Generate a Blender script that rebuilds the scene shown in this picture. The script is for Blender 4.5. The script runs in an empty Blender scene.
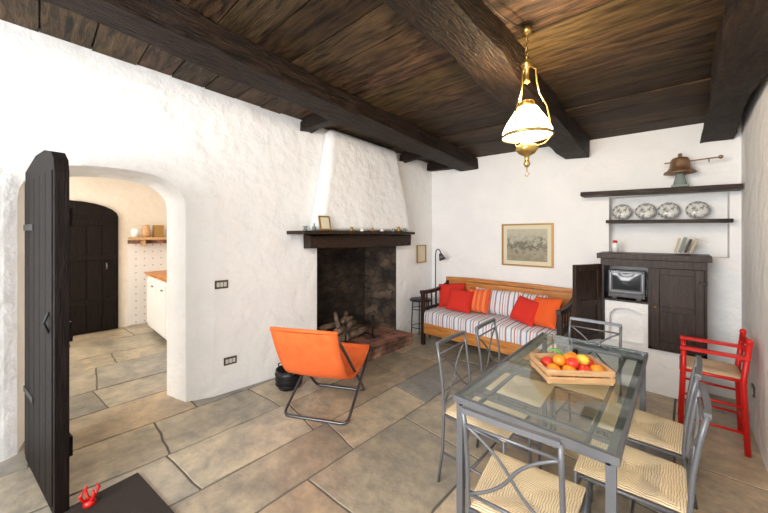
import bpy, math, random
from mathutils import Vector, Matrix, Euler, noise
random.seed(31)
sc = bpy.context.scene
try:
    sc.view_settings.view_transform = 'Standard'
except Exception:
    pass
rad = math.radians

# ---------------------------------------------------------------- mesh builder
class MB:
    def __init__(s):
        s.v = []; s.f = []; s.m = []; s.sm = []; s.c = []
    def add(s, vs, fs, mi=0, sm=False, M=None, col=None):
        o = len(s.v)
        for p in vs:
            p = Vector(p)
            s.v.append(M @ p if M is not None else p)
        for f in fs:
            s.f.append([i + o for i in f]); s.m.append(mi); s.sm.append(sm); s.c.append(col or (1, 1, 1))
    def box(s, c, d, mi=0, R=None, M=None, col=None):
        c = Vector(c); vs = []
        for k in (-1, 1):
            for j in (-1, 1):
                for i in (-1, 1):
                    p = Vector((i * d[0] / 2, j * d[1] / 2, k * d[2] / 2))
                    if R is not None:
                        p = Euler(R).to_matrix() @ p
                    vs.append(p + c)
        s.add(vs, [(0, 2, 3, 1), (4, 5, 7, 6), (0, 1, 5, 4), (2, 6, 7, 3), (0, 4, 6, 2), (1, 3, 7, 5)], mi, False, M, col)
    def bb(s, x0, x1, y0, y1, z0, z1, mi=0, col=None):
        s.box(((x0 + x1) / 2, (y0 + y1) / 2, (z0 + z1) / 2), (x1 - x0, y1 - y0, z1 - z0), mi, col=col)
    def prism(s, poly, off, mi=0, col=None):
        n = len(poly); off = Vector(off)
        vs = [Vector(p) for p in poly] + [Vector(p) + off for p in poly]
        fs = [list(range(n))[::-1], list(range(n, 2 * n))] + [(i, (i + 1) % n, n + (i + 1) % n, n + i) for i in range(n)]
        s.add(vs, fs, mi, col=col)
    def tube(s, pts, r, mi=0, seg=8, closed=False, M=None, square=False):
        pts = [Vector(p) for p in pts]; n = len(pts)
        if square: seg = 4
        T = []
        for i in range(n):
            if closed: t = pts[(i + 1) % n] - pts[i - 1]
            elif i == 0: t = pts[1] - pts[0]
            elif i == n - 1: t = pts[-1] - pts[-2]
            else: t = (pts[i + 1] - pts[i]).normalized() + (pts[i] - pts[i - 1]).normalized()
            T.append(t.normalized())
        up = Vector((0, 0, 1)) if abs(T[0].z) < .9 else Vector((0, 1, 0))
        nrm = (up - T[0] * up.dot(T[0])).normalized()
        vs = []
        for i in range(n):
            nrm = (nrm - T[i] * nrm.dot(T[i])).normalized()
            b = T[i].cross(nrm)
            rr = r[i] if isinstance(r, (list, tuple)) else r
            if square: rr *= 1.414
            for k in range(seg):
                a = 2 * math.pi * (k + (.5 if square else 0)) / seg
                vs.append(pts[i] + nrm * math.cos(a) * rr + b * math.sin(a) * rr)
        fs = []
        for i in range(n if closed else n - 1):
            for k in range(seg):
                a = i * seg + k; b2 = i * seg + (k + 1) % seg
                j = ((i + 1) % n) * seg
                fs.append((a, b2, j + (k + 1) % seg, j + k))
        if not closed:
            fs.append(list(range(seg))[::-1]); fs.append([(n - 1) * seg + k for k in range(seg)])
        s.add(vs, fs, mi, not square, M)
    def lathe(s, prof, c=(0, 0, 0), mi=0, seg=24, M=None):
        vs = []; c = Vector(c)
        for r, z in prof:
            for k in range(seg):
                a = 2 * math.pi * k / seg
                vs.append(c + Vector((r * math.cos(a), r * math.sin(a), z)))
        fs = []
        for i in range(len(prof) - 1):
            for k in range(seg):
                fs.append((i * seg + k, i * seg + (k + 1) % seg, (i + 1) * seg + (k + 1) % seg, (i + 1) * seg + k))
        s.add(vs, fs, mi, True, M)
    def ball(s, c, r, mi=0, sc3=(1, 1, 1), seg=16, M=None):
        prof = [(max(.0001, r * math.sin(math.pi * i / 10)), -r * math.cos(math.pi * i / 10)) for i in range(11)]
        MM = Matrix.Translation(Vector(c)) @ Matrix.Diagonal((*sc3, 1))
        if M is not None: MM = M @ MM
        s.lathe(prof, (0, 0, 0), mi, seg, MM)
    def cushion(s, w, h, t, mi=0, M=None, n=14, pinch=.06):
        vs = []; fs = []
        for side in (1, -1):
            o = len(vs)
            for i in range(n + 1):
                for j in range(n + 1):
                    u = -1 + 2 * i / n; v = -1 + 2 * j / n
                    th = t / 2 * (max(0, (1 - u ** 4) * (1 - v ** 4))) ** .55
                    k = 1 - pinch * (1 - abs(v) ** 2) * abs(u); k2 = 1 - pinch * (1 - abs(u) ** 2) * abs(v)
                    wr = .006 * noise.noise(Vector((u * 3, v * 3, w * 9 + side)))
                    vs.append((w / 2 * u * k, h / 2 * v * k2, side * (th + (wr if th > .01 else 0))))
            for i in range(n):
                for j in range(n):
                    q = [o + i * (n + 1) + j, o + (i + 1) * (n + 1) + j, o + (i + 1) * (n + 1) + j + 1, o + i * (n + 1) + j + 1]
                    fs.append(q if side == 1 else q[::-1])
        s.add(vs, fs, mi, True, M)
    def hewn(s, p0, p1, w, h, mi=0, amp=.012):
        p0 = Vector(p0); p1 = Vector(p1); L = (p1 - p0).length; n = max(2, int(L / .16)); t = (p1 - p0).normalized()
        sd = Vector((-t.y, t.x, 0)).normalized(); up = sd.cross(t) * -1
        if up.z < 0: up = -up
        base = []
        c = .13
        for a, b in ((-1 + c, -1), (1 - c, -1), (1, -1 + c), (1, 1 - c), (1 - c, 1), (-1 + c, 1), (-1, 1 - c), (-1, -1 + c)):
            base.append((a * w / 2, b * h / 2))
        vs = []
        for i in range(n + 1):
            q = p0.lerp(p1, i / n)
            for k, (a, b) in enumerate(base):
                d = noise.noise(q * 1.7 + Vector((k * 3.1, 0, 0))) * amp * 1.6 + noise.noise(q * 6 + Vector((0, k * 2.3, 0))) * amp * .6
                f = 1 + d / max(w, h) * 4
                vs.append(q + sd * a * f + up * b * f)
        fs = [(i * 8 + k, i * 8 + (k + 1) % 8, (i + 1) * 8 + (k + 1) % 8, (i + 1) * 8 + k) for i in range(n) for k in range(8)]
        fs += [list(range(8))[::-1], [n * 8 + k for k in range(8)]]
        s.add(vs, fs, mi, False)
    def obj(s, name, mats, loc=(0, 0, 0), rot=0, parent=None, bevel=0, solid=0):
        me = bpy.data.meshes.new(name)
        me.from_pydata([tuple(p) for p in s.v], [], s.f)
        for m in mats: me.materials.append(m)
        for i, p in enumerate(me.polygons):
            p.material_index = s.m[i]; p.use_smooth = s.sm[i]
        ca = me.color_attributes.new('Col', 'FLOAT_COLOR', 'CORNER')
        for i, p in enumerate(me.polygons):
            for li in p.loop_indices:
                ca.data[li].color = (*s.c[i], 1)
        import bmesh
        bm = bmesh.new(); bm.from_mesh(me); bmesh.ops.recalc_face_normals(bm, faces=bm.faces); bm.to_mesh(me); bm.free()
        me.update()
        o = bpy.data.objects.new(name, me); sc.collection.objects.link(o)
        o.location = loc
        o.rotation_euler = rot if isinstance(rot, tuple) else (0, 0, rot)
        if parent: o.parent = parent
        if solid:
            md = o.modifiers.new('solid', 'SOLIDIFY'); md.thickness = solid; md.offset = 0
        if bevel:
            md = o.modifiers.new('bev', 'BEVEL'); md.width = bevel; md.segments = 2 if bevel < .02 else 4; md.limit_method = 'ANGLE'; md.angle_limit = rad(50)
        return o

def bez(p0, p1, p2, n=8):
    p0, p1, p2 = Vector(p0), Vector(p1), Vector(p2)
    return [p0 * (1 - t) ** 2 + p1 * 2 * t * (1 - t) + p2 * t * t for t in [i / n for i in range(n + 1)]]

# ---------------------------------------------------------------- materials
def newmat(name):
    m = bpy.data.materials.new(name); m.use_nodes = True
    nt = m.node_tree; b = nt.nodes['Principled BSDF']
    return m, nt, b
def N(nt, t, **kw):
    n = nt.nodes.new(t)
    for k, v in kw.items(): setattr(n, k, v)
    return n
def mat(name, col, rough=.6, metal=0, col2=None, vs=6, bump=0, bs=40, stretch=(1, 1, 1), attr=False, lo=.35, hi=.65, bd=.01, spec=None, dist=0, bump2=0, bs2=3, bd2=.05, patch=None):
    m, nt, b = newmat(name)
    tc = N(nt, 'ShaderNodeTexCoord'); mp = N(nt, 'ShaderNodeMapping'); mp.inputs['Scale'].default_value = stretch
    nt.links.new(tc.outputs['Object'], mp.inputs[0])
    out = None
    if col2:
        no = N(nt, 'ShaderNodeTexNoise'); no.inputs['Scale'].default_value = vs; no.inputs['Detail'].default_value = 7; no.inputs['Roughness'].default_value = .62
        no.inputs['Distortion'].default_value = dist
        nt.links.new(mp.outputs[0], no.inputs['Vector'])
        r = N(nt, 'ShaderNodeValToRGB'); r.color_ramp.elements[0].position = lo; r.color_ramp.elements[1].position = hi
        r.color_ramp.elements[0].color = (*col, 1); r.color_ramp.elements[1].color = (*col2, 1)
        nt.links.new(no.outputs['Fac'], r.inputs[0]); out = r.outputs[0]
    if patch and out:
        n4 = N(nt, 'ShaderNodeTexNoise'); n4.inputs['Scale'].default_value = 8; n4.inputs['Detail'].default_value = 8; n4.inputs['Roughness'].default_value = .7
        nt.links.new(mp.outputs[0], n4.inputs['Vector'])
        r4 = N(nt, 'ShaderNodeValToRGB'); r4.color_ramp.elements[0].position = .36; r4.color_ramp.elements[1].position = .62
        r4.color_ramp.elements[0].color = (*patch[0], 1); r4.color_ramp.elements[1].color = (*patch[1], 1)
        nt.links.new(n4.outputs['Fac'], r4.inputs[0])
        m4 = N(nt, 'ShaderNodeMixRGB', blend_type='MULTIPLY'); m4.inputs[0].default_value = 1
        nt.links.new(out, m4.inputs[1]); nt.links.new(r4.outputs[0], m4.inputs[2]); out = m4.outputs[0]
    if attr:
        at = N(nt, 'ShaderNodeAttribute', attribute_name='Col')
        mx = N(nt, 'ShaderNodeMixRGB', blend_type='MULTIPLY'); mx.inputs[0].default_value = 1
        if out: nt.links.new(out, mx.inputs[1])
        else: mx.inputs[1].default_value = (*col, 1)
        nt.links.new(at.outputs['Color'], mx.inputs[2]); out = mx.outputs[0]
    if out: nt.links.new(out, b.inputs['Base Color'])
    else: b.inputs['Base Color'].default_value = (*col, 1)
    b.inputs['Roughness'].default_value = rough; b.inputs['Metallic'].default_value = metal
    if spec is not None: b.inputs['Specular IOR Level'].default_value = spec
    if bump:
        n2 = N(nt, 'ShaderNodeTexNoise'); n2.inputs['Scale'].default_value = bs; n2.inputs['Detail'].default_value = 5
        nt.links.new(mp.outputs[0], n2.inputs['Vector'])
        bp = N(nt, 'ShaderNodeBump'); bp.inputs['Strength'].default_value = bump; bp.inputs['Distance'].default_value = bd
        nt.links.new(n2.outputs['Fac'], bp.inputs['Height']); last = bp
        if bump2:
            n3 = N(nt, 'ShaderNodeTexNoise'); n3.inputs['Scale'].default_value = bs2; n3.inputs['Detail'].default_value = 2
            nt.links.new(mp.outputs[0], n3.inputs['Vector'])
            b2 = N(nt, 'ShaderNodeBump'); b2.inputs['Strength'].default_value = bump2; b2.inputs['Distance'].default_value = bd2
            nt.links.new(n3.outputs['Fac'], b2.inputs['Height']); nt.links.new(bp.outputs[0], b2.inputs['Normal']); last = b2
        nt.links.new(last.outputs[0], b.inputs['Normal'])
    return m

PL = mat('plaster', (.84, .84, .84), .9, col2=(.89, .885, .875), vs=2.5, bump=.75, bs=10, bd=.024, bump2=.6, bs2=2.6, bd2=.06)
PLK = mat('plaster_kitchen', (.80, .73, .64), .9, col2=(.86, .80, .72), vs=2, bump=.6, bs=10, bd=.03)
DW = mat('dark_beam_wood', (.006, .0035, .0025), .6, col2=(.028, .016, .010), vs=5, bump=.8, bs=14, stretch=(6, 1, 6), bd=.02, spec=.2)
CW = mat('ceiling_plank_wood', (.010, .006, .0035), .6, col2=(.105, .064, .030), vs=3.2, bump=.8, bs=12, stretch=(1, 8, 8), attr=True, lo=.35, hi=.72, spec=.2, dist=.8)
CABW = mat('cabinet_wood', (.013, .007, .005), .45, col2=(.05, .027, .019), vs=4, bump=.3, bs=14, stretch=(10, 10, 1.2), spec=.35)
DOORW = mat('old_door_wood', (.004, .003, .0028), .55, col2=(.014, .009, .0075), vs=4, bump=.5, bs=14, stretch=(10, 10, 1.2), spec=.12)
SHW = mat('shelf_wood', (.010, .005, .003), .5, col2=(.045, .024, .014), vs=4, bump=.4, bs=14, stretch=(1, 8, 8), spec=.3)
OW = mat('honey_wood', (.38, .13, .025), .4, col2=(.62, .27, .07), vs=4, bump=.1, bs=14, stretch=(1, 8, 8))
PW = mat('pale_wood', (.50, .28, .13), .5, col2=(.68, .43, .22), vs=6, stretch=(1, 8, 8))
STONE = mat('floor_stone', (.62, .63, .64), .34, col2=(1.20, 1.13, 1.02), vs=1.9, bump=.7, bs=9, attr=True, lo=.32, hi=.68, bd=.014, dist=1.0, patch=((.72, .74, .76), (1.12, 1.08, 1.0)))
GROUT = mat('grout', (.15, .13, .11), .9)
METAL = mat('grey_metal', (.17, .175, .19), .42, .5)
BLACK = mat('black_metal', (.012, .012, .014), .4, .3)
CHROME = mat('dark_chrome', (.12, .12, .13), .3, .8)
ORANGE = mat('orange_canvas', (.78, .125, .022), .8, col2=(.86, .17, .035), vs=8, bump=.15, bs=200, bd=.002)
REDP = mat('red_paint', (.62, .012, .008), .35)
REDF = mat('red_fabric', (.64, .025, .012), .85, bump=.2, bs=150, bd=.002)
ORF = mat('orange_fabric', (.80, .11, .015), .85, bump=.2, bs=150, bd=.002)
BRASS = mat('brass', (.50, .33, .10), .3, .9)
COPPER = mat('aged_copper', (.22, .11, .06), .45, .6, col2=(.36, .23, .13), vs=14)
VERD = mat('green_iron', (.20, .24, .22), .6)
WHITEC = mat('white_ceramic', (.85, .85, .85), .25)
DARKF = mat('dark_mat_fibre', (.022, .015, .012), .9, bump=.5, bs=150)
SCREEN = mat('crt_glass', (.02, .024, .028), .12)
TVB = mat('tv_plastic', (.05, .052, .056), .4)
GOLD = mat('gilt_frame', (.38, .22, .07), .4, .5)
CREAM = mat('cream_paper', (.70, .64, .48), .8)
ASH = mat('log_wood', (.05, .035, .025), .9, col2=(.30, .21, .14), vs=12, bump=.5, bs=30)
FR_O = mat('fruit_orange', (.85, .28, .02), .4, bump=.2, bs=120, bd=.002)
FR_R = mat('fruit_red', (.75, .04, .02), .25)
FR_Y = mat('fruit_yellow', (.85, .55, .06), .35)
FR_G = mat('fruit_green', (.12, .30, .04), .45)
BROWN = mat('switch_plate', (.07, .055, .045), .35)
BEIGE = mat('book_beige', (.5, .4, .25), .6)
IVORY = mat('switch_key', (.6, .58, .52), .4)

def engraving():
    m, nt, b = newmat('engraving')
    tc = N(nt, 'ShaderNodeTexCoord'); sp = N(nt, 'ShaderNodeSeparateXYZ'); nt.links.new(tc.outputs['Object'], sp.inputs[0])
    n1 = N(nt, 'ShaderNodeTexNoise'); n1.inputs['Scale'].default_value = 14; n1.inputs['Detail'].default_value = 8; n1.inputs['Roughness'].default_value = .7; nt.links.new(tc.outputs['Object'], n1.inputs[0])
    a = N(nt, 'ShaderNodeMath', operation='MULTIPLY_ADD'); a.inputs[1].default_value = 1.9; a.inputs[2].default_value = .52; nt.links.new(sp.outputs[2], a.inputs[0])
    s2 = N(nt, 'ShaderNodeMath', operation='MULTIPLY_ADD'); s2.inputs[1].default_value = 1.3; s2.inputs[2].default_value = -.65; nt.links.new(n1.outputs[0], s2.inputs[0])
    ad = N(nt, 'ShaderNodeMath', operation='ADD'); nt.links.new(a.outputs[0], ad.inputs[0]); nt.links.new(s2.outputs[0], ad.inputs[1])
    r = N(nt, 'ShaderNodeValToRGB'); e = r.color_ramp.elements
    e[0].position = .1; e[0].color = (.26, .23, .16, 1); e[1].position = .85; e[1].color = (.48, .45, .35, 1)
    q = e.new(.32); q.color = (.36, .32, .23, 1); q = e.new(.5); q.color = (.12, .115, .08, 1); q = e.new(.64); q.color = (.38, .36, .27, 1)
    nt.links.new(ad.outputs[0], r.inputs[0]); nt.links.new(r.outputs[0], b.inputs['Base Color']); b.inputs['Roughness'].default_value = .6
    return m
ENGR = engraving()

def brick_mat(name, c1, c2, mortar, axes, rough=.9, sw=.22, sh=.07, warp=.06):
    m, nt, b = newmat(name)
    tc = N(nt, 'ShaderNodeTexCoord'); sp = N(nt, 'ShaderNodeSeparateXYZ'); cb = N(nt, 'ShaderNodeCombineXYZ')
    nt.links.new(tc.outputs['Object'], sp.inputs[0])
    nt.links.new(sp.outputs[axes[0]], cb.inputs[0]); nt.links.new(sp.outputs[axes[1]], cb.inputs[1])
    br = N(nt, 'ShaderNodeTexBrick'); br.inputs['Scale'].default_value = 1
    br.inputs['Brick Width'].default_value = sw; br.inputs['Row Height'].default_value = sh; br.inputs['Mortar Size'].default_value = .008
    br.inputs['Color1'].default_value = (*c1, 1); br.inputs['Color2'].default_value = (*c2, 1); br.inputs['Mortar'].default_value = (*mortar, 1)
    n0 = N(nt, 'ShaderNodeTexNoise'); n0.inputs['Scale'].default_value = 6; nt.links.new(tc.outputs['Object'], n0.inputs[0])
    vm = N(nt, 'ShaderNodeMixRGB', blend_type='ADD'); vm.inputs[0].default_value = warp
    nt.links.new(cb.outputs[0], vm.inputs[1]); nt.links.new(n0.outputs['Color'], vm.inputs[2])
    nt.links.new(vm.outputs[0], br.inputs[0])
    no = N(nt, 'ShaderNodeTexNoise'); no.inputs['Scale'].default_value = 4; no.inputs['Detail'].default_value = 7
    nt.links.new(tc.outputs['Object'], no.inputs[0])
    rp = N(nt, 'ShaderNodeValToRGB'); rp.color_ramp.elements[0].position = .38; rp.color_ramp.elements[1].position = .66
    rp.color_ramp.elements[0].color = (.25, .235, .23, 1); rp.color_ramp.elements[1].color = (1.3, 1.2, 1.1, 1)
    nt.links.new(no.outputs[0], rp.inputs[0])
    mx = N(nt, 'ShaderNodeMixRGB', blend_type='MULTIPLY'); mx.inputs[0].default_value = 1
    nt.links.new(br.outputs[0], mx.inputs[1]); nt.links.new(rp.outputs[0], mx.inputs[2]); nt.links.new(mx.outputs[0], b.inputs['Base Color'])
    bp = N(nt, 'ShaderNodeBump'); bp.inputs['Strength'].default_value = .8; bp.inputs['Distance'].default_value = .012; bp.invert = True
    nt.links.new(br.outputs['Fac'], bp.inputs['Height'])
    bp2 = N(nt, 'ShaderNodeBump'); bp2.inputs['Strength'].default_value = .9; bp2.inputs['Distance'].default_value = .03
    nt.links.new(no.outputs[0], bp2.inputs['Height']); nt.links.new(bp.outputs[0], bp2.inputs['Normal']); nt.links.new(bp2.outputs[0], b.inputs['Normal'])
    b.inputs['Roughness'].default_value = rough
    return m
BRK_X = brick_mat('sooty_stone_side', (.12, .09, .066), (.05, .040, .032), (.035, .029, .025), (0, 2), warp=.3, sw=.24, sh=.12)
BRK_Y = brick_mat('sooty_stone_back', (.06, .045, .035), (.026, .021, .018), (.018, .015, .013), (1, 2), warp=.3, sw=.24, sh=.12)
BRK_H = brick_mat('hearth_brick', (.44, .18, .12), (.32, .15, .11), (.32, .28, .24), (1, 0), sw=.2, sh=.1)
BRK_F = brick_mat('hearth_brick_front', (.48, .22, .15), (.38, .20, .15), (.48, .43, .38), (1, 2), sw=.2, sh=.065)

def fract_ramp(name, axis, period, stops, rough=.85):
    m, nt, b = newmat(name)
    tc = N(nt, 'ShaderNodeTexCoord'); sp = N(nt, 'ShaderNodeSeparateXYZ'); nt.links.new(tc.outputs['Object'], sp.inputs[0])
    a = N(nt, 'ShaderNodeMath', operation='DIVIDE'); a.inputs[1].default_value = period; nt.links.new(sp.outputs[axis], a.inputs[0])
    f = N(nt, 'ShaderNodeMath', operation='FRACT'); nt.links.new(a.outputs[0], f.inputs[0])
    r = N(nt, 'ShaderNodeValToRGB'); r.color_ramp.interpolation = 'CONSTANT'
    el = r.color_ramp.elements
    el[0].position = stops[0][0]; el[0].color = (*stops[0][1], 1); el[1].position = stops[1][0]; el[1].color = (*stops[1][1], 1)
    for p, c in stops[2:]:
        e = el.new(p); e.color = (*c, 1)
    nt.links.new(f.outputs[0], r.inputs[0]); nt.links.new(r.outputs[0], b.inputs['Base Color']); b.inputs['Roughness'].default_value = rough
    return m
W_ = (.74, .73, .74); B_ = (.20, .25, .40); R_ = (.52, .18, .12); G_ = (.50, .54, .64)
STRIPE = fract_ramp('striped_fabric', 0, .17, [(0, W_), (.16, B_), (.24, W_), (.38, R_), (.46, W_), (.56, G_), (.66, W_), (.76, R_), (.81, B_), (.88, W_)])
STRO = fract_ramp('orange_striped_fabric', 0, .07, [(0, (.75, .10, .03)), (.5, (.80, .22, .06))])

def rush_mat():
    m, nt, b = newmat('rush_weave')
    tc = N(nt, 'ShaderNodeTexCoord'); sp = N(nt, 'ShaderNodeSeparateXYZ'); nt.links.new(tc.outputs['Object'], sp.inputs[0])
    ax = N(nt, 'ShaderNodeMath', operation='ABSOLUTE'); ay = N(nt, 'ShaderNodeMath', operation='ABSOLUTE')
    nt.links.new(sp.outputs[0], ax.inputs[0]); nt.links.new(sp.outputs[1], ay.inputs[0])
    mx = N(nt, 'ShaderNodeMath', operation='MAXIMUM'); nt.links.new(ax.outputs[0], mx.inputs[0]); nt.links.new(ay.outputs[0], mx.inputs[1])
    no = N(nt, 'ShaderNodeTexNoise'); no.inputs['Scale'].default_value = 22; no.inputs['Detail'].default_value = 4; nt.links.new(tc.outputs['Object'], no.inputs[0])
    ns = N(nt, 'ShaderNodeMath', operation='MULTIPLY'); ns.inputs[1].default_value = .018; nt.links.new(no.outputs[0], ns.inputs[0])
    ad = N(nt, 'ShaderNodeMath', operation='ADD'); nt.links.new(mx.outputs[0], ad.inputs[0]); nt.links.new(ns.outputs[0], ad.inputs[1])
    fr = N(nt, 'ShaderNodeMath', operation='MULTIPLY'); fr.inputs[1].default_value = 2 * math.pi / .0095; nt.links.new(ad.outputs[0], fr.inputs[0])
    si = N(nt, 'ShaderNodeMath', operation='SINE'); nt.links.new(fr.outputs[0], si.inputs[0])
    r = N(nt, 'ShaderNodeValToRGB'); mr = N(nt, 'ShaderNodeMath', operation='MULTIPLY_ADD'); mr.inputs[1].default_value = .5; mr.inputs[2].default_value = .5
    nt.links.new(si.outputs[0], mr.inputs[0]); nt.links.new(mr.outputs[0], r.inputs[0])
    r.color_ramp.elements[0].color = (.56, .38, .21, 1); r.color_ramp.elements[1].color = (.88, .72, .48, 1); r.color_ramp.elements[1].position = .5
    nt.links.new(r.outputs[0], b.inputs['Base Color']); b.inputs['Roughness'].default_value = .7
    bp = N(nt, 'ShaderNodeBump'); bp.inputs['Strength'].default_value = .7; bp.inputs['Distance'].default_value = .003
    nt.links.new(mr.outputs[0], bp.inputs['Height']); nt.links.new(bp.outputs[0], b.inputs['Normal'])
    return m
RUSH = rush_mat()

def glass_mat():
    m, nt, b = newmat('table_glass')
    nt.nodes.remove(b)
    o = [n for n in nt.nodes if n.type == 'OUTPUT_MATERIAL'][0]
    tr = N(nt, 'ShaderNodeBsdfTransparent'); tr.inputs[0].default_value = (.93, .97, .95, 1)
    gl = N(nt, 'ShaderNodeBsdfGlossy'); gl.inputs['Roughness'].default_value = .03
    lw = N(nt, 'ShaderNodeLayerWeight'); lw.inputs[0].default_value = .5
    pw = N(nt, 'ShaderNodeMath', operation='POWER'); pw.inputs[1].default_value = 4; nt.links.new(lw.outputs['Facing'], pw.inputs[0])
    ma = N(nt, 'ShaderNodeMath', operation='MULTIPLY_ADD'); ma.inputs[1].default_value = .75; ma.inputs[2].default_value = .05; nt.links.new(pw.outputs[0], ma.inputs[0])
    mx = N(nt, 'ShaderNodeMixShader'); nt.links.new(ma.outputs[0], mx.inputs[0]); nt.links.new(tr.outputs[0], mx.inputs[1]); nt.links.new(gl.outputs[0], mx.inputs[2])
    nt.links.new(mx.outputs[0], o.inputs[0])
    return m
GLASS = glass_mat()
def shade_mat():
    m, nt, b = newmat('milk_glass_lit')
    b.inputs['Base Color'].default_value = (.95, .92, .85, 1)
    b.inputs['Emission Color'].default_value = (1, .82, .52, 1); b.inputs['Emission Strength'].default_value = 10
    return m
MILK = shade_mat()
def plate_mat():
    m, nt, b = newmat('decorated_plate')
    tc = N(nt, 'ShaderNodeTexCoord')
    vo = N(nt, 'ShaderNodeTexNoise'); vo.inputs['Scale'].default_value = 30; nt.links.new(tc.outputs['Object'], vo.inputs[0])
    r = N(nt, 'ShaderNodeValToRGB'); r.color_ramp.elements[0].color = (.20, .22, .20, 1); r.color_ramp.elements[1].color = (.70, .70, .67, 1)
    r.color_ramp.elements[0].position = .38; r.color_ramp.elements[1].position = .54
    nt.links.new(vo.outputs[0], r.inputs[0]); nt.links.new(r.outputs[0], b.inputs['Base Color']); b.inputs['Roughness'].default_value = .25
    return m
PLATE = plate_mat()
def tile_mat():
    m, nt, b = newmat('kitchen_tile')
    tc = N(nt, 'ShaderNodeTexCoord'); sp = N(nt, 'ShaderNodeSeparateXYZ'); nt.links.new(tc.outputs['Object'], sp.inputs[0])
    outs = []
    for ax in (1, 2):
        d = N(nt, 'ShaderNodeMath', operation='DIVIDE'); d.inputs[1].default_value = .12; nt.links.new(sp.outputs[ax], d.inputs[0])
        f = N(nt, 'ShaderNodeMath', operation='FRACT'); nt.links.new(d.outputs[0], f.inputs[0])
        s2 = N(nt, 'ShaderNodeMath', operation='SUBTRACT'); s2.inputs[1].default_value = .5; nt.links.new(f.outputs[0], s2.inputs[0])
        a = N(nt, 'ShaderNodeMath', operation='ABSOLUTE'); nt.links.new(s2.outputs[0], a.inputs[0]); outs.append(a)
    ad = N(nt, 'ShaderNodeMath', operation='ADD'); nt.links.new(outs[0].outputs[0], ad.inputs[0]); nt.links.new(outs[1].outputs[0], ad.inputs[1])
    lt = N(nt, 'ShaderNodeMath', operation='LESS_THAN'); lt.inputs[1].default_value = .12; nt.links.new(ad.outputs[0], lt.inputs[0])
    mx = N(nt, 'ShaderNodeMixRGB'); mx.inputs[1].default_value = (.80, .77, .75, 1); mx.inputs[2].default_value = (.52, .34, .30, 1)
    nt.links.new(lt.outputs[0], mx.inputs[0]); nt.links.new(mx.outputs[0], b.inputs['Base Color']); b.inputs['Roughness'].default_value = .25
    return m
TILE = tile_mat()

# ---------------------------------------------------------------- room shell
YB = 4.458; XR = .42; YF = -2.6
def WX(y, t=0): return -3.034 - (YB - y) * .074 - t
def ZC(x, y): return 2.717 + .06 * (YB - y) - .022 * (x + 3.03)
ZT = 3.25; TH = .36

# floor slabs (random coursed flagstones with worn, slightly skewed edges)
fl = MB()
fl.bb(-7.4, .75, YF - .3, YB + .3, -.12, -.007, 1)
pal = [(.35, .315, .26), (.47, .40, .31), (.30, .29, .27), (.38, .34, .28), (.52, .44, .34), (.33, .325, .31), (.43, .355, .27), (.37, .345, .305), (.44, .40, .33)]
def wob(p, q, n=5):
    out = []
    for i in range(n):
        t = i / n; a = Vector(p).lerp(Vector(q), t)
        out.append(a + Vector((noise.noise(a * .9) * .03 + noise.noise(a * 7) * .010, noise.noise(a * .9 + Vector((9, 3, 1))) * .03 + noise.noise(a * 7 + Vector((4, 4, 4))) * .010, 0)))
    return out
x = -7.35
while x < .7:
    w = random.uniform(.40, .78); x1 = min(x + w, .74); y = YF - .25 - random.uniform(0, .5); sk0 = 0
    while y < YB + .2:
        l = random.uniform(.45, 1.25); g = .008; sk1 = random.uniform(-.035, .035)
        def slab(xa, xb, ya, yb, s0, s1):
            c = random.choice(pal); k = random.uniform(.88, 1.12)
            A, B, C, D_ = (xa + g, ya + g - s0, -.02), (xb - g, ya + g + s0, -.02), (xb - g, yb - g + s1, -.02), (xa + g, yb - g - s1, -.02)
            fl.prism(wob(A, B) + wob(B, C) + wob(C, D_) + wob(D_, A), (0, 0, .02 + random.uniform(-.001, .001)), 0, col=tuple(v * k for v in c))
        if w > .58 and l < .8 and random.random() < .6:
            mx_ = x + (x1 - x) * random.uniform(.38, .62); slab(x, mx_, y, y + l, 0 if sk0 == 0 else 0, 0); slab(mx_, x1, y, y + l, 0, 0); sk1 = 0
        else:
            slab(x, x1, y, y + l, sk0, sk1)
        y += l; sk0 = sk1
    x = x1
fl.obj('floor', [STONE, GROUT], bevel=.003)

# ceiling planks
ce = MB()
y = YF - .2
while y < YB + .1:
    w = random.uniform(.22, .31); y1 = y + w - .010
    brk = random.choice([None, None, -.93, -2.36])
    segs = [(-3.75, .6)] if brk is None else [(-3.75, brk - .003), (brk + .003, .6)]
    for xa, xb in segs:
        k = random.uniform(.5, 1.5); dz = random.uniform(0, .014)
        col = (k, k * random.uniform(.92, 1.04), k * random.uniform(.85, 1.1))
        ce.prism([(xa, y, ZC(xa, y) + dz), (xb, y, ZC(xb, y) + dz), (xb, y1, ZC(xb, y1) + dz), (xa, y1, ZC(xa, y1) + dz)], (0, 0, .03), 0, col=col)
    y += w
ce.prism([(-3.75, YF - .2, ZC(-3.75, YF - .2) + .035), (.6, YF - .2, ZC(.6, YF - .2) + .035), (.6, YB + .1, ZC(.6, YB + .1) + .035), (-3.75, YB + .1, ZC(-3.75, YB + .1) + .035)], (0, 0, .05), 1)
ce.obj('ceiling', [CW, DW])

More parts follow.
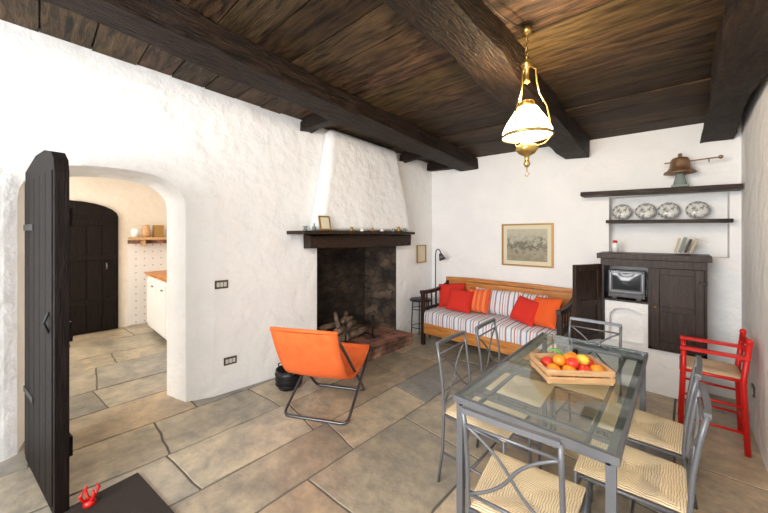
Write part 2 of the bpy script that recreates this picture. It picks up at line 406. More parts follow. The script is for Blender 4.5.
# left wall with doorway and firebox holes
wl = MB()
def wseg(y0, y1, z0, z1):
    wl.prism([(WX(y0), y0, z0), (WX(y1), y1, z0), (WX(y1, TH), y1, z0), (WX(y0, TH), y0, z0)], (0, 0, z1 - z0), 0)
wseg(3.62, YB + .05, 0, ZT)
wseg(2.27, 3.62, 1.40, ZT)
wseg(1.14, 2.27, 0, ZT)
wseg(YF - .1, -.22, 0, ZT)
secs = [(0, 1.14, -.22, 1.84, 2.2), (.03, 1.04, -.16, 1.82, 2.155), (.07, .93, -.1, 1.79, 2.1), (.2, .89, -.08, 1.78, 2.07), (TH, .85, -.05, 1.77, 2.05)]
def archpts(sec):
    t, yr, yl, zs, zt = sec
    pts = [(yl, 0), (yl, zs * .5), (yl, zs)]
    n = 16; cy = (yr + yl) / 2; a = (yr - yl) / 2
    for i in range(1, n):
        th = math.pi * (1 - i / n)
        cx = math.cos(th); pts.append((cy + a * math.copysign(abs(cx) ** .75, cx), zs + (zt - zs) * math.sin(th) ** .8))
    pts += [(yr, zs), (yr, zs * .5), (yr, 0)]
    return [Vector((WX(p[0], t), p[0], p[1])) for p in pts]
rings = [archpts(s_) for s_ in secs]
for a, b in zip(rings[:-1], rings[1:]):
    n = len(a); wl.add(a + b, [(i, i + 1, n + i + 1, n + i) for i in range(n - 1)], 0, True)
for ring, t in ((rings[0], 0), (rings[-1], TH)):
    mid = ring[2:-2]
    for p, q in zip(mid[:-1], mid[1:]):
        wl.add([p, q, (WX(q.y, t), q.y, ZT), (WX(p.y, t), p.y, ZT)], [(0, 1, 2, 3)], 0)
wl.add([(WX(.85, TH), .85, 0), (WX(1.14, TH), 1.14, 0), (WX(1.14, TH), 1.14, ZT), (WX(.85, TH), .85, ZT)], [(0, 1, 2, 3)], 0)
wl.add([(WX(-.05, TH), -.05, 0), (WX(-.22, TH), -.22, 0), (WX(-.22, TH), -.22, ZT), (WX(-.05, TH), -.05, ZT)], [(0, 1, 2, 3)], 0)
wl.obj('wall_left', [PL])

# back wall with shelf niche
wb = MB()
NX0, NX1, NZ0, NZ1 = -.6, .345, 1.33, 1.98
wb.bb(-3.5, NX0, YB, YB + .4, 0, ZT); wb.bb(NX1, XR + .35, YB, YB + .4, 0, ZT)
wb.bb(NX0, NX1, YB, YB + .4, 0, NZ0); wb.bb(NX0, NX1, YB, YB + .4, NZ1, ZT); wb.bb(NX0, NX1, YB + .2, YB + .4, NZ0, NZ1)
wb.obj('wall_back', [PL])
wr = MB(); wr.bb(XR, XR + .35, YF, YB, 0, ZT); wr.obj('wall_right', [PL])
wf = MB(); wx0, wx1, wz0, wz1 = -2.6, -.3, .85, 2.35
wf.bb(-3.9, wx0, YF - .35, YF, 0, ZT); wf.bb(wx1, XR + .35, YF - .35, YF, 0, ZT); wf.bb(wx0, wx1, YF - .35, YF, 0, wz0); wf.bb(wx0, wx1, YF - .35, YF, wz1, ZT)
wf.obj('wall_front', [PL])
wi = MB()
for a in (wx0, (wx0 + wx1) / 2 - .02, wx1 - .05): wi.bb(a, a + .05, YF - .2, YF - .14, wz0, wz1)
for a in (wz0, (wz0 + wz1) / 2, wz1 - .05): wi.bb(wx0, wx1, YF - .2, YF - .14, a, a + .05)
wi.obj('window_1', [CABW])  # unseen window behind the camera, put in to carry the daylight

# kitchen beyond
KX = -6.87
k1 = MB(); k1.bb(KX - .2, KX, -2.6, 1.95, 0, 2.7); k1.obj('wall_kitchen_far', [PLK])
k2 = MB(); k2.bb(KX, WX(1.75, TH) + .0, 1.75, 1.95, 0, 2.7); k2.obj('wall_kitchen_side', [PLK])
k3 = MB(); k3.bb(KX - .2, -3.75, -2.8, -2.6, 0, 2.7); k3.obj('wall_kitchen_near', [PLK])
k4 = MB(); k4.bb(KX - .2, -3.7, -2.8, 1.95, 2.55, 2.7); k4.obj('ceiling_kitchen', [PLK])
kd = MB()
def archpoly(y0, y1, zs, zt, n=12):
    p = [(y0, 0.01), (y1, 0.01)]
    for i in range(n + 1):
        a = math.pi * i / n; p.append(((y0 + y1) / 2 + (y1 - y0) / 2 * math.cos(a), zs + (zt - zs) * math.sin(a)))
    return p
kd.prism([(KX + .01, a, b) for a, b in archpoly(-.25, .90, 1.85, 2.08)], (.05, 0, 0), 0)
for i in range(6): kd.bb(KX + .06, KX + .07, -.22 + i * .186, -.05 + i * .186, .05, 1.86, 0)
for z in (.45, 1.15, 1.7): kd.bb(KX + .07, KX + .085, -.2, .88, z, z + .09, 0)
kd.tube([(KX + .085, .75, 1.1), (KX + .12, .75, 1.05), (KX + .085, .75, 1.0)], .01, 1)
kd.obj('door_kitchen', [DOORW, METAL], bevel=.004)
kt = MB(); kt.bb(KX, KX + .02, 1.03, 1.75, .02, 1.46); kt.bb(KX, KX + .03, 1.03, 1.75, 1.40, 1.46, 1); kt.obj('trim_kitchen_tiles', [TILE, BRK_F])
ks = MB(); ks.bb(KX + .031, KX + .32, 1.03, 1.75, 1.47, 1.51); ks.bb(KX + .031, KX + .28, 1.2, 1.23, 1.36, 1.47); ks.obj('kitchen_shelf', [PW], bevel=.004)
kj = MB()
kj.lathe([(.001, 0), (.06, 0), (.065, .1), (.05, .16), (.055, .2), (.001, .21)], (KX + .2, 1.25, 1.512), 0)
kj.bb(KX + .08, KX + .22, 1.36, 1.5, 1.512, 1.72, 1); kj.lathe([(.001, 0), (.05, 0), (.06, .14), (.001, .15)], (KX + .2, 1.1, 1.512), 2)
kj.obj('kitchen_jars', [PW, GOLD, WHITEC])
kc = MB()
kc.bb(-6.4, -4.7, 1.22, 1.74, .08, .9, 0); kc.bb(-6.43, -4.67, 1.19, 1.74, .9, .95, 1)
for i in range(3): kc.bb(-6.36 + i * .56, -5.86 + i * .56, 1.2, 1.22, .14, .84, 0); kc.bb(-6.0 + i * .56, -5.94 + i * .56, 1.18, 1.2, .75, .77, 2)
kc.bb(-6.38, -4.72, 1.28, 1.74, .0, .08, 2)
kc.obj('kitchen_counter', [WHITEC, OW, METAL], bevel=.004)

# beams
def beam(x, w, h, y0=YF + .02, y1=YB - .01, nm='ceiling_beam'):
    b = MB(); b.hewn((x, y0, ZC(x, y0) - h / 2), (x, y1, ZC(x, y1) - h / 2), w, h); b.obj(nm, [DW])
beam(-2.36, .30, .17); beam(-.93, .28, .19); beam(.27, .22, .19)
for yy, w in ((2.12, .13), (3.72, .11), (4.37, .1)):
    b = MB(); xa = WX(yy) + .005
    b.hewn((xa, yy, ZC(xa, yy) - .06), (-2.515, yy, ZC(-2.5, yy) - .06), w, .1); b.obj('ceiling_joist', [DW])

# ---------------------------------------------------------------- fireplace
fp = MB()
y0, y1 = 2.27, 3.62
D = .55
fp.prism([(WX(y0, D), y0, 0), (WX(y1, D), y1, 0), (WX(y1, D + .06), y1, 0), (WX(y0, D + .06), y0, 0)], (0, 0, 1.5), 1)
fp.prism([(WX(y0, .005), y0 - .0, .0), (WX(y0, D), y0 + .12, 0), (WX(y0, D), y0 - .06, 0), (WX(y0, .36), y0 - .06, 0), (WX(y0, .36), y0, 0)], (0, 0, 1.5), 0)
fp.prism([(WX(y1, .005), y1, 0), (WX(y1, D), y1 - .12, 0), (WX(y1, D), y1 + .06, 0), (WX(y1, .36), y1 + .06, 0), (WX(y1, .36), y1, 0)], (0, 0, 1.5), 0)
fp.prism([(WX(y0, .37), y0, 1.48), (WX(y1, .37), y1, 1.48), (WX(y1, D), y1, 1.48), (WX(y0, D), y0, 1.48)], (0, 0, .05), 1)
fp.prism([(-2.80, 2.2, 0), (-2.80, 3.63, 0), (WX(3.63) + .003, 3.63, 0), (WX(2.2) + .003, 2.2, 0)], (0, 0, .135), 3)
fp.prism([(-2.78, 2.2, .135), (-2.78, 3.63, .135), (WX(3.61) , 3.61, .135), (WX(3.61, D), 3.61, .135), (WX(2.28, D), 2.28, .135), (WX(2.28), 2.28, .135), (WX(2.2) + .003, 2.2, .135)], (0, 0, .012), 2)
fp.prism([(WX(y0), y0 + .001, 0.001), (WX(y1), y1 - .001, 0.001), (WX(y1, D), y1 - .001, .001), (WX(y0, D), y0 + .001, .001)], (0, 0, .134), 3)
fp.obj('fireplace', [BRK_X, BRK_Y, BRK_H, BRK_F])
ho = MB()
bz = 1.6
def ct(x, y): return (x, y, ZC(x, y) - .004)
Lo = [(WX(2.13) + .004, 2.13, bz), (WX(2.13) + .2, 2.16, bz), (WX(3.75) + .2, 3.72, bz), (WX(3.75) + .004, 3.75, bz)]
mid = [(WX(2.2) + .004, 2.22, 2.0), (WX(2.2) + .18, 2.26, 2.0), (WX(3.6) + .18, 3.66, 2.0), (WX(3.6) + .004, 3.70, 2.0)]
Hi = [ct(WX(2.4) + .004, 2.36), ct(WX(2.4) + .12, 2.40), ct(WX(3.3) + .12, 3.52), ct(WX(3.3) + .004, 3.56)]
ho.add(Lo + mid + Hi, [(0, 1, 2, 3), (8, 9, 10, 11)] + [(r + i, r + (i + 1) % 4, r + 4 + (i + 1) % 4, r + 4 + i) for r in (0, 4) for i in range(4)], 0)
ho.obj('chimney_breast', [PL], bevel=.06)
ma = MB()
ma.hewn((WX(2.08) + .085, 2.08, 1.475), (WX(3.76) + .085, 3.76, 1.475), .16, .16, 0, .006)
ma.prism([(WX(1.88) + .003, 1.88, 1.558), (-2.86, 1.87, 1.558), (-2.84, 3.74, 1.558), (WX(3.8) + .003, 3.8, 1.558)], (0, 0, .038), 0)
ma.obj('fireplace_mantel', [SHW], bevel=.006)
lg = MB()
for (a, b, r) in (((-3.2, 2.55, .2), (-3.3, 3.2, .2), .05), ((-3.32, 2.5, .2), (-3.45, 3.15, .22), .055), ((-3.25, 2.6, .29), (-3.4, 3.05, .31), .05), ((-3.15, 2.7, .2), (-3.55, 2.95, .36), .035), ((-3.4, 2.45, .33), (-3.4, 3.0, .38), .04), ((-3.3, 2.75, .38), (-3.5, 3.0, .44), .03), ((-3.22, 2.62, .36), (-3.42, 2.72, .5), .028)):
    a = Vector(a); b = Vector(b); lg.tube([a.lerp(b, i / 5) + Vector((0, 0, .01 * math.sin(i * 2))) for i in range(6)], r, 0, 9)
lg.obj('firewood_logs', [ASH])
gr = MB()
for yy in (2.62, 3.1):
    gr.tube([(-3.05, yy, .15), (-3.08, yy, .19), (-3.5, yy, .19)], .012, 0); gr.tube([(-3.08, yy, .148), (-3.08, yy, .42)], .013, 0); gr.ball((-3.08, yy, .44), .025, 0)
    gr.tube([(-3.08, yy, .19), (-3.04, yy, .15)], .012, 0)
gr.obj('fire_grate', [BLACK])

# mantel ornaments
zs = 1.597
o = MB(); R = Matrix.Translation((-2.93, 2.20, zs + .003)) @ Euler((0, rad(-12), 0)).to_matrix().to_4x4()
o.box((0, 0, .085), (.015, .15, .17), 0, M=R); o.box((.009, 0, .085), (.004, .11, .13), 1, M=R)
o.obj('small_picture_frame', [GOLD, CREAM])
o = MB(); o.lathe([(.001, 0), (.02, 0), (.022, .04), (.008, .055), (.008, .08), (.001, .08)], (-2.95, 2.06, zs), 0); o.lathe([(.001, 0), (.025, 0), (.015, .03), (.03, .05), (.001, .05)], (-2.94, 1.94, zs), 0)
o.obj('mantel_bottle', [VERD])
o = MB()
for i, (yy, h, mi) in enumerate(((2.55, .05, 0), (2.72, .03, 1), (2.9, .045, 0), (3.08, .03, 1), (3.3, .04, 2), (3.42, .07, 0), (3.55, .05, 2))):
    o.lathe([(.001, 0), (.026, 0), (.028, h * .4), (.014, h * .7), (.018, h), (.001, h)], (-2.885, yy, zs), mi, 12)
o.obj('mantel_ornaments', [GOLD, WHITEC, VERD])

# pictures
def picture(name, c, w, h, mats, normal_x=False, fw=.02, matte=.03):
    p = MB()
    def bx(cx, cz, ww, hh, dep, mi):
        if normal_x: p.box((dep / 2, cx, cz), (dep, ww, hh), mi)
        else: p.box((cx, -dep / 2, cz), (ww, dep, hh), mi)
    for s_ in (-1, 1):
        bx(s_ * (w / 2 - fw / 2), 0, fw, h, .022, 0); bx(0, s_ * (h / 2 - fw / 2), w - 2 * fw, fw, .022, 0)
    bx(0, 0, w - 2 * fw, h - 2 * fw, .010, 1); bx(0, 0, w - 2 * fw - 2 * matte, h - 2 * fw - 2 * matte, .0115, 2)
    return p.obj(name, mats, loc=c)
picture('framed_engraving', (-1.512, YB - .001, 1.415), .665, .575, [GOLD, CREAM, ENGR], fw=.022, matte=.05)
picture('framed_picture', (WX(4.16) + .012, 4.16, 1.25), .24, .28, [GOLD, CREAM, CREAM], True, .015, .03)

def plate_sw(name, y, z, w, h, n):
    p = MB(); p.box((.006, 0, 0), (.01, w, h), 0)
    for i in range(n): p.box((.013, (i - (n - 1) / 2) * w * .8 / n, 0), (.006, w * .8 / n - .006, h * .55), 1)
    p.obj(name, [BROWN, IVORY], loc=(WX(y) + .001, y, z), rot=rad(-4.2), bevel=.002)
plate_sw('light_switch', 1.21, 1.07, .12, .08, 3)
plate_sw('wall_outlet', 1.29, .31, .12, .075, 3)
plate_r = MB(); plate_r.box((0, 0, 0), (.01, .09, .08), 0); plate_r.box((-.007, 0, 0), (.006, .06, .045), 1)
plate_r.obj('wall_outlet', [BROWN, IVORY], loc=(XR - .006, 3.75, .35))

# ---------------------------------------------------------------- sofa / daybed
sf = MB()
L, Dp = 1.80, .72
for sx in (-1, 1):
    xx = sx * (L / 2 - .025)
    sf.box((xx, -Dp / 2 + .03, .36), (.05, .05, .72), 0)
    sf.box((xx, Dp / 2 - .03, .42), (.05, .05, .84), 0)
    sf.tube(bez((xx, -Dp / 2 - .02, .745), (xx, 0, .70), (xx, Dp / 2 - .01, .80)), .024, 0, square=True)
    sf.box((xx, 0, .27), (.04, Dp - .1, .1), 0)
    sf.box((xx, 0, .5), (.03, Dp - .1, .04), 0)
    for i in range(5): sf.box((xx, -.24 + i * .12, .6), (.018, .02, .26), 0)
sf.box((0, -Dp / 2 + .025, .24), (L - .08, .03, .15), 1)
sf.box((0, Dp / 2 - .03, .26), (L - .08, .03, .12), 1)
sf.box((0, Dp / 2 - .025, .66), (L - .09, .03, .38), 1)
sf.tube([(-L / 2, Dp / 2 - .025, .87), (-L / 4, Dp / 2 - .025, .885), (L / 4, Dp / 2 - .025, .885), (L / 2, Dp / 2 - .025, .87)], .026, 1, square=True)
sf.box((0, 0, .31), (L - .1, Dp - .1, .03), 1)
prof = [(-.345, .25), (-.352, .38), (-.345, .45), (-.32, .475), (0, .48), (.25, .475), (.3, .46), (.31, .33), (-.3, .33), (-.335, .25)]
n = 24; vs = []
for i in range(n + 1):
    xx = -(L - .11) / 2 + (L - .11) * i / n
    for a, b in prof:
        wv = .006 * noise.noise(Vector((xx * 4, a * 5, b * 3)))
        vs.append((xx, a + wv, b + wv))
m_ = len(prof)
fs = [(i * m_ + k, i * m_ + (k + 1) % m_, (i + 1) * m_ + (k + 1) % m_, (i + 1) * m_ + k) for i in range(n) for k in range(m_)] + [list(range(m_))[::-1], [n * m_ + k for k in range(m_)]]
sf.add(vs, fs, 2, True)
for cx, w in ((-.05, .62), (.42, .36)):
    sf.cushion(w, .34, .12, 2, Matrix.Translation((cx, .21, .635)) @ Euler((rad(74), 0, 0)).to_matrix().to_4x4())
SX, SY = -1.80, 4.04
sf.obj('sofa', [CABW, OW, STRIPE], loc=(SX, SY, 0), bevel=.004)
def pillow(name, x, y, w, h, m, tilt=68, rz=0, ry=0, z=None):
    p = MB(); p.cushion(w, h, .14, 0)
    zz = .49 + h / 2 * math.sin(rad(tilt)) if z is None else z
    o = p.obj(name, [m]); o.location = (x, y, zz)
    o.rotation_euler = (Euler((0, 0, rad(rz))).to_matrix() @ Euler((rad(tilt), 0, 0)).to_matrix() @ Euler((0, 0, rad(ry))).to_matrix()).to_euler()
pillow('throw_pillow', -2.50, 4.19, .40, .36, REDF, 66, 18, 6)
pillow('throw_pillow', -2.27, 4.02, .36, .32, REDF, 62, 10, -4)
pillow('throw_pillow', -2.06, 4.14, .36, .34, STRO, 66, -4, 3)
pillow('throw_pillow', -1.38, 4.03, .34, .32, REDF, 60, -16, -8)
pillow('throw_pillow', -1.16, 4.02, .38, .36, ORF, 64, -28, 6)

# side table + reading lamp
st = MB()
st.lathe([(.001, .57), (.16, .57), (.165, .58), (.16, .592), (.001, .592)], (0, 0, 0), 0)
for i in range(4):
    a = rad(45 + 90 * i); st.tube([(.12 * math.cos(a), .12 * math.sin(a), .57), (.14 * math.cos(a), .14 * math.sin(a), .0)], .009, 0)
st.tube([(.135 * math.cos(2 * math.pi * i / 20), .135 * math.sin(2 * math.pi * i / 20), .18) for i in range(20)], .006, 0, closed=True)
st.tube([(.125 * math.cos(2 * math.pi * i / 20), .125 * math.sin(2 * math.pi * i / 20), .45) for i in range(20)], .006, 0, closed=True)
st.obj('side_table', [BLACK], loc=(-2.86, 3.90, 0))
rl = MB()
rl.lathe([(.001, 0), (.11, 0), (.11, .015), (.02, .025), (.001, .025)], (0, 0, 0), 0)
rl.tube([(0, 0, .02), (0, 0, 1.2)] + bez((0, 0, 1.2), (0.0, 0, 1.36), (.08, -.01, 1.32), 6) + [(.12, -.02, 1.25)], .008, 0)
rl.lathe([(.02, .07), (.03, .05), (.055, -.03), (.05, -.03), (.001, .05)], (0, 0, 0), 1, 16, Matrix.Translation((.13, -.02, 1.2)) @ Euler((0, rad(-25), 0)).to_matrix().to_4x4())
rl.obj('reading_lamp', [BLACK, CHROME], loc=(-2.82, 4.24, 0))

# ---------------------------------------------------------------- shelves, cabinet
sh = MB(); sh.hewn((-.84, 4.34, 2.02), (.41, 4.34, 1.985), .23, .045, 0, .006); sh.obj('wall_shelf', [SHW])
sh = MB(); sh.hewn((-.61, 4.45, 1.70), (.36, 4.45, 1.685), .27, .035, 0, .005); sh.obj('wall_shelf', [SHW])
cab = MB()
cx0, cx1, cy0, cy1, cz0, cz1 = -.62, .18, 4.06, 4.45, .44, 1.34
cab.bb(cx0, cx0 + .03, cy0, cy1, cz0, cz1); cab.bb(cx1 - .03, cx1, cy0, cy1, cz0, cz1)
cab.bb(cx0 - .03, cx1 + .03, cy0 - .03, cy1, cz1 - .035, cz1 + .02); cab.bb(-.23, cx1, cy0, cy1, cz0, cz0 + .03)
cab.bb(-.23, -.2, cy0, cy1, cz0, cz1); cab.bb(cx0 + .03, -.23, cy0 + .02, cy1, .865, .885)
cab.bb(cx0, cx1, cy0 - .005, cy0 + .02, cz1 - .11, cz1 - .035)
cab.bb(-.2, cx1, cy1 - .015, cy1, cz0, cz1)
dx0, dx1, dz0, dz1 = -.205, .16, .47, 1.23
cab.bb(dx0, dx1, cy0 - .01, cy0 + .005, dz0, dz1)
for a, b in ((dx0, dx0 + .06), (dx1 - .06, dx1)): cab.bb(a, b, cy0 - .025, cy0 - .01, dz0, dz1)
for a, b in ((dz0, dz0 + .06), (dz1 - .06, dz1), (.82, .87)): cab.bb(dx0 + .06, dx1 - .06, cy0 - .025, cy0 - .01, a, b)
cab.ball((dx0 + .03, cy0 - .035, .86), .012, 1)
for z in (.6, 1.1): cab.bb(dx1 - .03, dx1 + .02, cy0 - .03, cy0 - .024, z, z + .025, 2)
Md = Matrix.Translation((cx0 - .005, cy0 - .01, 0)) @ Matrix.Rotation(rad(-116), 4, 'Z')
wd = .38
cab.box((wd / 2, 0, .85), (wd, .018, .79), 0, M=Md)
for a in (.03, wd - .03):
    for sy in (-.014, .014): cab.box((a, sy, .85), (.06, .012, .79), 0, M=Md)
for z in (.49, .85, 1.21):
    for sy in (-.014, .014): cab.box((wd / 2, sy, z), (wd - .12, .012, .06), 0, M=Md)
cab.obj('cabinet', [CABW, BRASS, BLACK], bevel=.003)
pb = MB(); pb.bb(-.66, .14, 4.10, YB - .002, 0, .438)
ax0, ax1, az0, az1 = -.588, -.232, .438, .862
pb.bb(ax0, ax0 + .04, 4.10, YB - .002, az0, az1); pb.bb(ax1 - .04, ax1, 4.10, YB - .002, az0, az1)
aa0, aa1 = ax0 + .04, ax1 - .04; cxm = (aa0 + aa1) / 2; rr = (aa1 - aa0) / 2
arc = [(cxm - rr * math.cos(math.pi * i / 12), 4.10, .70 + .10 * math.sin(math.pi * i / 12)) for i in range(13)]
for p, q in zip(arc[:-1], arc[1:]):
    pb.prism([p, q, (q[0], 4.10, az1), (p[0], 4.10, az1)], (0, .35, 0), 0)
pb.bb(aa0, aa1, 4.20, YB - .002, az0, az1)
pb.obj('plaster_bench', [PL], bevel=.006)
tv = MB()
tv.box((0, 0, .16), (.30, .10, .28), 0); tv.prism([(-.13, .05, .04), (.13, .05, .04), (.08, .25, .07), (-.08, .25, .07)], (0, 0, .2), 0)
g = []; nn = 8
for i in range(nn + 1):
    for j in range(nn + 1):
        u = -1 + 2 * i / nn; v = -1 + 2 * j / nn
        g.append((u * .115, -.052 - .012 * (1 - u * u) * (1 - v * v), .185 + v * .085))
tv.add(g, [(i * (nn + 1) + j, (i + 1) * (nn + 1) + j, (i + 1) * (nn + 1) + j + 1, i * (nn + 1) + j + 1) for i in range(nn) for j in range(nn)], 1, True)
for s_ in (-1, 1): tv.box((s_ * .132, -.055, .18), (.02, .012, .22), 2); tv.box((0, -.055, .18 + s_ * .1), (.28, .012, .018), 2)
tv.box((0, -.053, .045), (.26, .01, .04), 0)
for i in range(5): tv.box((-.08 + i * .03, -.06, .045), (.014, .006, .01), 2)
for s_ in (-1, 1): tv.box((s_ * .1, 0, .01), (.04, .06, .022), 0)
tv.obj('television', [TVB, SCREEN, CHROME], loc=(-.405, 4.14, .886), bevel=.004)
for i, xx in enumerate((-.49, -.28, -.09, .13)):
    p = MB(); p.lathe([(.001, .012), (.05, .012), (.07, .004), (.1, -.008), (.103, -.004), (.07, .014), (.05, .022), (.001, .022)], (0, 0, 0), 0, 28)
    o = p.obj('decorative_plate', [PLATE], loc=(xx, 4.53, 1.808 - xx * .015), rot=(rad(75), 0, 0)); o.scale = (.88, .88, .88)
bk = MB()
for i, (xx, h, t, ry, mi) in enumerate(((-.02, .15, .02, 14, 0), (.02, .16, .025, 16, 1), (.06, .14, .02, 18, 2), (.10, .15, .02, 20, 0))):
    bk.box((xx, 0, h / 2 + .008), (t, .11, h), mi, R=(0, rad(ry), 0))
bk.obj('books', [BEIGE, VERD, CABW], loc=(0, 4.42, 1.363), bevel=.001)
jr = MB(); jr.lathe([(.001, 0), (.03, 0), (.032, .08), (.02, .1), (.02, .12), (.001, .12)], (0, 0, 0), 0); jr.lathe([(.022, .1), (.024, .125), (.001, .13)], (0, 0, 0), 1)
jr.obj('storage_jar', [WHITEC, REDP], loc=(-.53, 4.35, 1.362))
be = MB()
be.box((0, 0, .01), (.13, .1, .02), 1); be.lathe([(.055, .02), (.045, .06), (.035, .10), (.03, .14), (.001, .14)], (0, 0, 0), 1)
be.lathe([(.001, .15), (.10, .145), (.125, .135), (.122, .15), (.10, .165), (.083, .19), (.075, .22), (.072, .26), (.06, .285), (.03, .295), (.012, .30), (.018, .315), (.012, .33), (.001, .333)], (0, 0, 0), 0)
be.tube([(0, .0, .245), (.27, -.02, .25)], .006, 0); be.ball((.275, -.02, .25), .018, 0); be.tube([(.20, -.015, .249), (.20, -.015, .215)], .005, 0); be.tube([(-.07, 0, .25), (-.115, 0, .25)], .006, 0)
be.obj('bell', [COPPER, VERD], loc=(.0, 4.30, 2.022))

# ---------------------------------------------------------------- hanging lamp
lx, ly = -.684, 2.02
zc = ZC(lx, ly)
hl = MB()
hl.lathe([(.001, zc - .002), (.03, zc - .002), (.03, zc - .03), (.008, zc - .05), (.001, zc - .05)], (0, 0, 0), 0, 16)
z = zc - .05
k = 0
while z > 2.60:
    pts = []
    for i in range(10):
        a = 2 * math.pi * i / 10
        q = (.010 * math.cos(a), 0, .018 * math.sin(a)) if k % 2 else (0, .010 * math.cos(a), .018 * math.sin(a))
        pts.append((q[0], q[1], z - .015 + q[2]))
    hl.tube(pts, .003, 0, 6, closed=True); z -= .028; k += 1
hl.lathe([(.001, 2.62), (.02, 2.61), (.035, 2.585), (.012, 2.56), (.012, 2.5), (.02, 2.48), (.001, 2.47)], (0, 0, 0), 0, 16)
for i in range(3):
    a = rad(20 + 120 * i); c, s_ = math.cos(a), math.sin(a)
    hl.tube([(r * c, r * s_, zz) for r, zz in ((.015, 2.58), (.05, 2.55), (.055, 2.48), (.07, 2.4), (.11, 2.32), (.125, 2.24), (.13, 2.19))], .005, 0, 6)
hl.lathe([(.04, 2.36), (.045, 2.35), (.05, 2.325), (.04, 2.32)], (0, 0, 0), 0, 20)
hl.lathe([(.042, 2.325), (.06, 2.32), (.085, 2.28), (.115, 2.235), (.14, 2.18), (.14, 2.15), (.136, 2.15), (.11, 2.23), (.08, 2.275), (.042, 2.315)], (0, 0, 0), 1, 32)
hl.lathe([(.143, 2.160), (.147, 2.15), (.143, 2.14), (.138, 2.15), (.143, 2.160)], (0, 0, 0), 0, 32)
for i in range(3):
    a = rad(20 + 120 * i); c, s_ = math.cos(a), math.sin(a)
    hl.tube([(.143 * c, .143 * s_, 2.15), (.1 * c, .1 * s_, 2.1), (.03 * c, .03 * s_, 2.08)], .004, 0, 6)
hl.lathe([(.001, 2.13), (.02, 2.13), (.03, 2.11), (.06, 2.09), (.065, 2.07), (.045, 2.045), (.015, 2.03), (.012, 2.0), (.02, 1.985), (.012, 1.965), (.001, 1.96)], (0, 0, 0), 0, 20)
hl.tube([(0, 0, 1.965), (0, 0, 1.935), (.012, 0, 1.92), (0, 0, 1.905), (-.012, 0, 1.92)], .003, 0, 6)
hl.obj('hanging_lamp', [BRASS, MILK], loc=(lx, ly, 0))
wv = MB()
wv.tube([(lx, ly - .03, zc - .02)] + [tuple(Vector((lx, ly - .03, zc - .02)).lerp(Vector((-.77, 1.45, ZC(-.8, 1.45) - .02)), t) + Vector((0, 0, -.05 * math.sin(math.pi * t)))) for t in (.2, .4, .6, .8, 1)], .004, 0, 6)
wv.obj('lamp_cable', [BLACK])

# ---------------------------------------------------------------- dining table + chairs
tb = MB()
tx0, tx1, ty0, ty1, tz = -.82, -.17, 1.42, 2.80, .75
q = .016
for xx in (tx0 + q, tx1 - q):
    for yy in (ty0 + q, ty1 - q): tb.bb(xx - q, xx + q, yy - q, yy + q, 0, tz - .009)
for xx in (tx0 + q, tx1 - q): tb.bb(xx - q, xx + q, ty0 + q, ty1 - q, tz - .045, tz - .010)
for yy in (ty0 + q, ty1 - q): tb.bb(tx0 + q, tx1 - q, yy - q, yy + q, tz - .045, tz - .010)
ix0, ix1, iy0, iy1 = tx0 + .10, tx1 - .10, ty0 + .12, ty1 - .12
for xx in (ix0, ix1): tb.bb(xx - .007, xx + .007, ty0 + .03, ty1 - .03, tz - .03, tz - .014)
for yy in (iy0, iy1): tb.bb(tx0 + .03, tx1 - .03, yy - .007, yy + .007, tz - .03, tz - .014)
tb.bb(tx0 + .001, tx1 - .001, ty0 + .001, ty1 - .001, tz - .009, tz, 1)
e = .012
tb.bb(tx0 - e, tx0, ty0 - e, ty1 + e, tz - .03, tz + .002); tb.bb(tx1, tx1 + e, ty0 - e, ty1 + e, tz - .03, tz + .002)
tb.bb(tx0, tx1, ty0 - e, ty0, tz - .03, tz + .002); tb.bb(tx0, tx1, ty1, ty1 + e, tz - .03, tz + .002)
tb.obj('dining_table', [METAL, GLASS])

def rush_seat(w0, w1, d, z, mb, mi, t=.035, n=16):
    vs = []; fs = []
    for side in (1, -1):
        o = len(vs)
        for i in range(n + 1):
            for j in range(n + 1):
                u = -1 + 2 * i / n; v = -1 + 2 * j / n
                w = (w0 + w1) / 2 + (w1 - w0) / 2 * v
                edge = (max(0, 1 - max(abs(u), abs(v)) ** 6)) ** .5
                dip = -.008 * max(0, 1 - abs(abs(u) - abs(v)) * 5) * (1 - .3 * max(abs(u), abs(v)))
                vs.append((w / 2 * u, d / 2 * v, z + side * t / 2 * edge + (dip if side > 0 else 0) * edge - .008 * (1 - u * u) * (1 - v * v)))
        for i in range(n):
            for j in range(n):
                a = [o + i * (n + 1) + j, o + (i + 1) * (n + 1) + j, o + (i + 1) * (n + 1) + j + 1, o + i * (n + 1) + j + 1]
                fs.append(a if side > 0 else a[::-1])
    mb.add(vs, fs, mi, True)

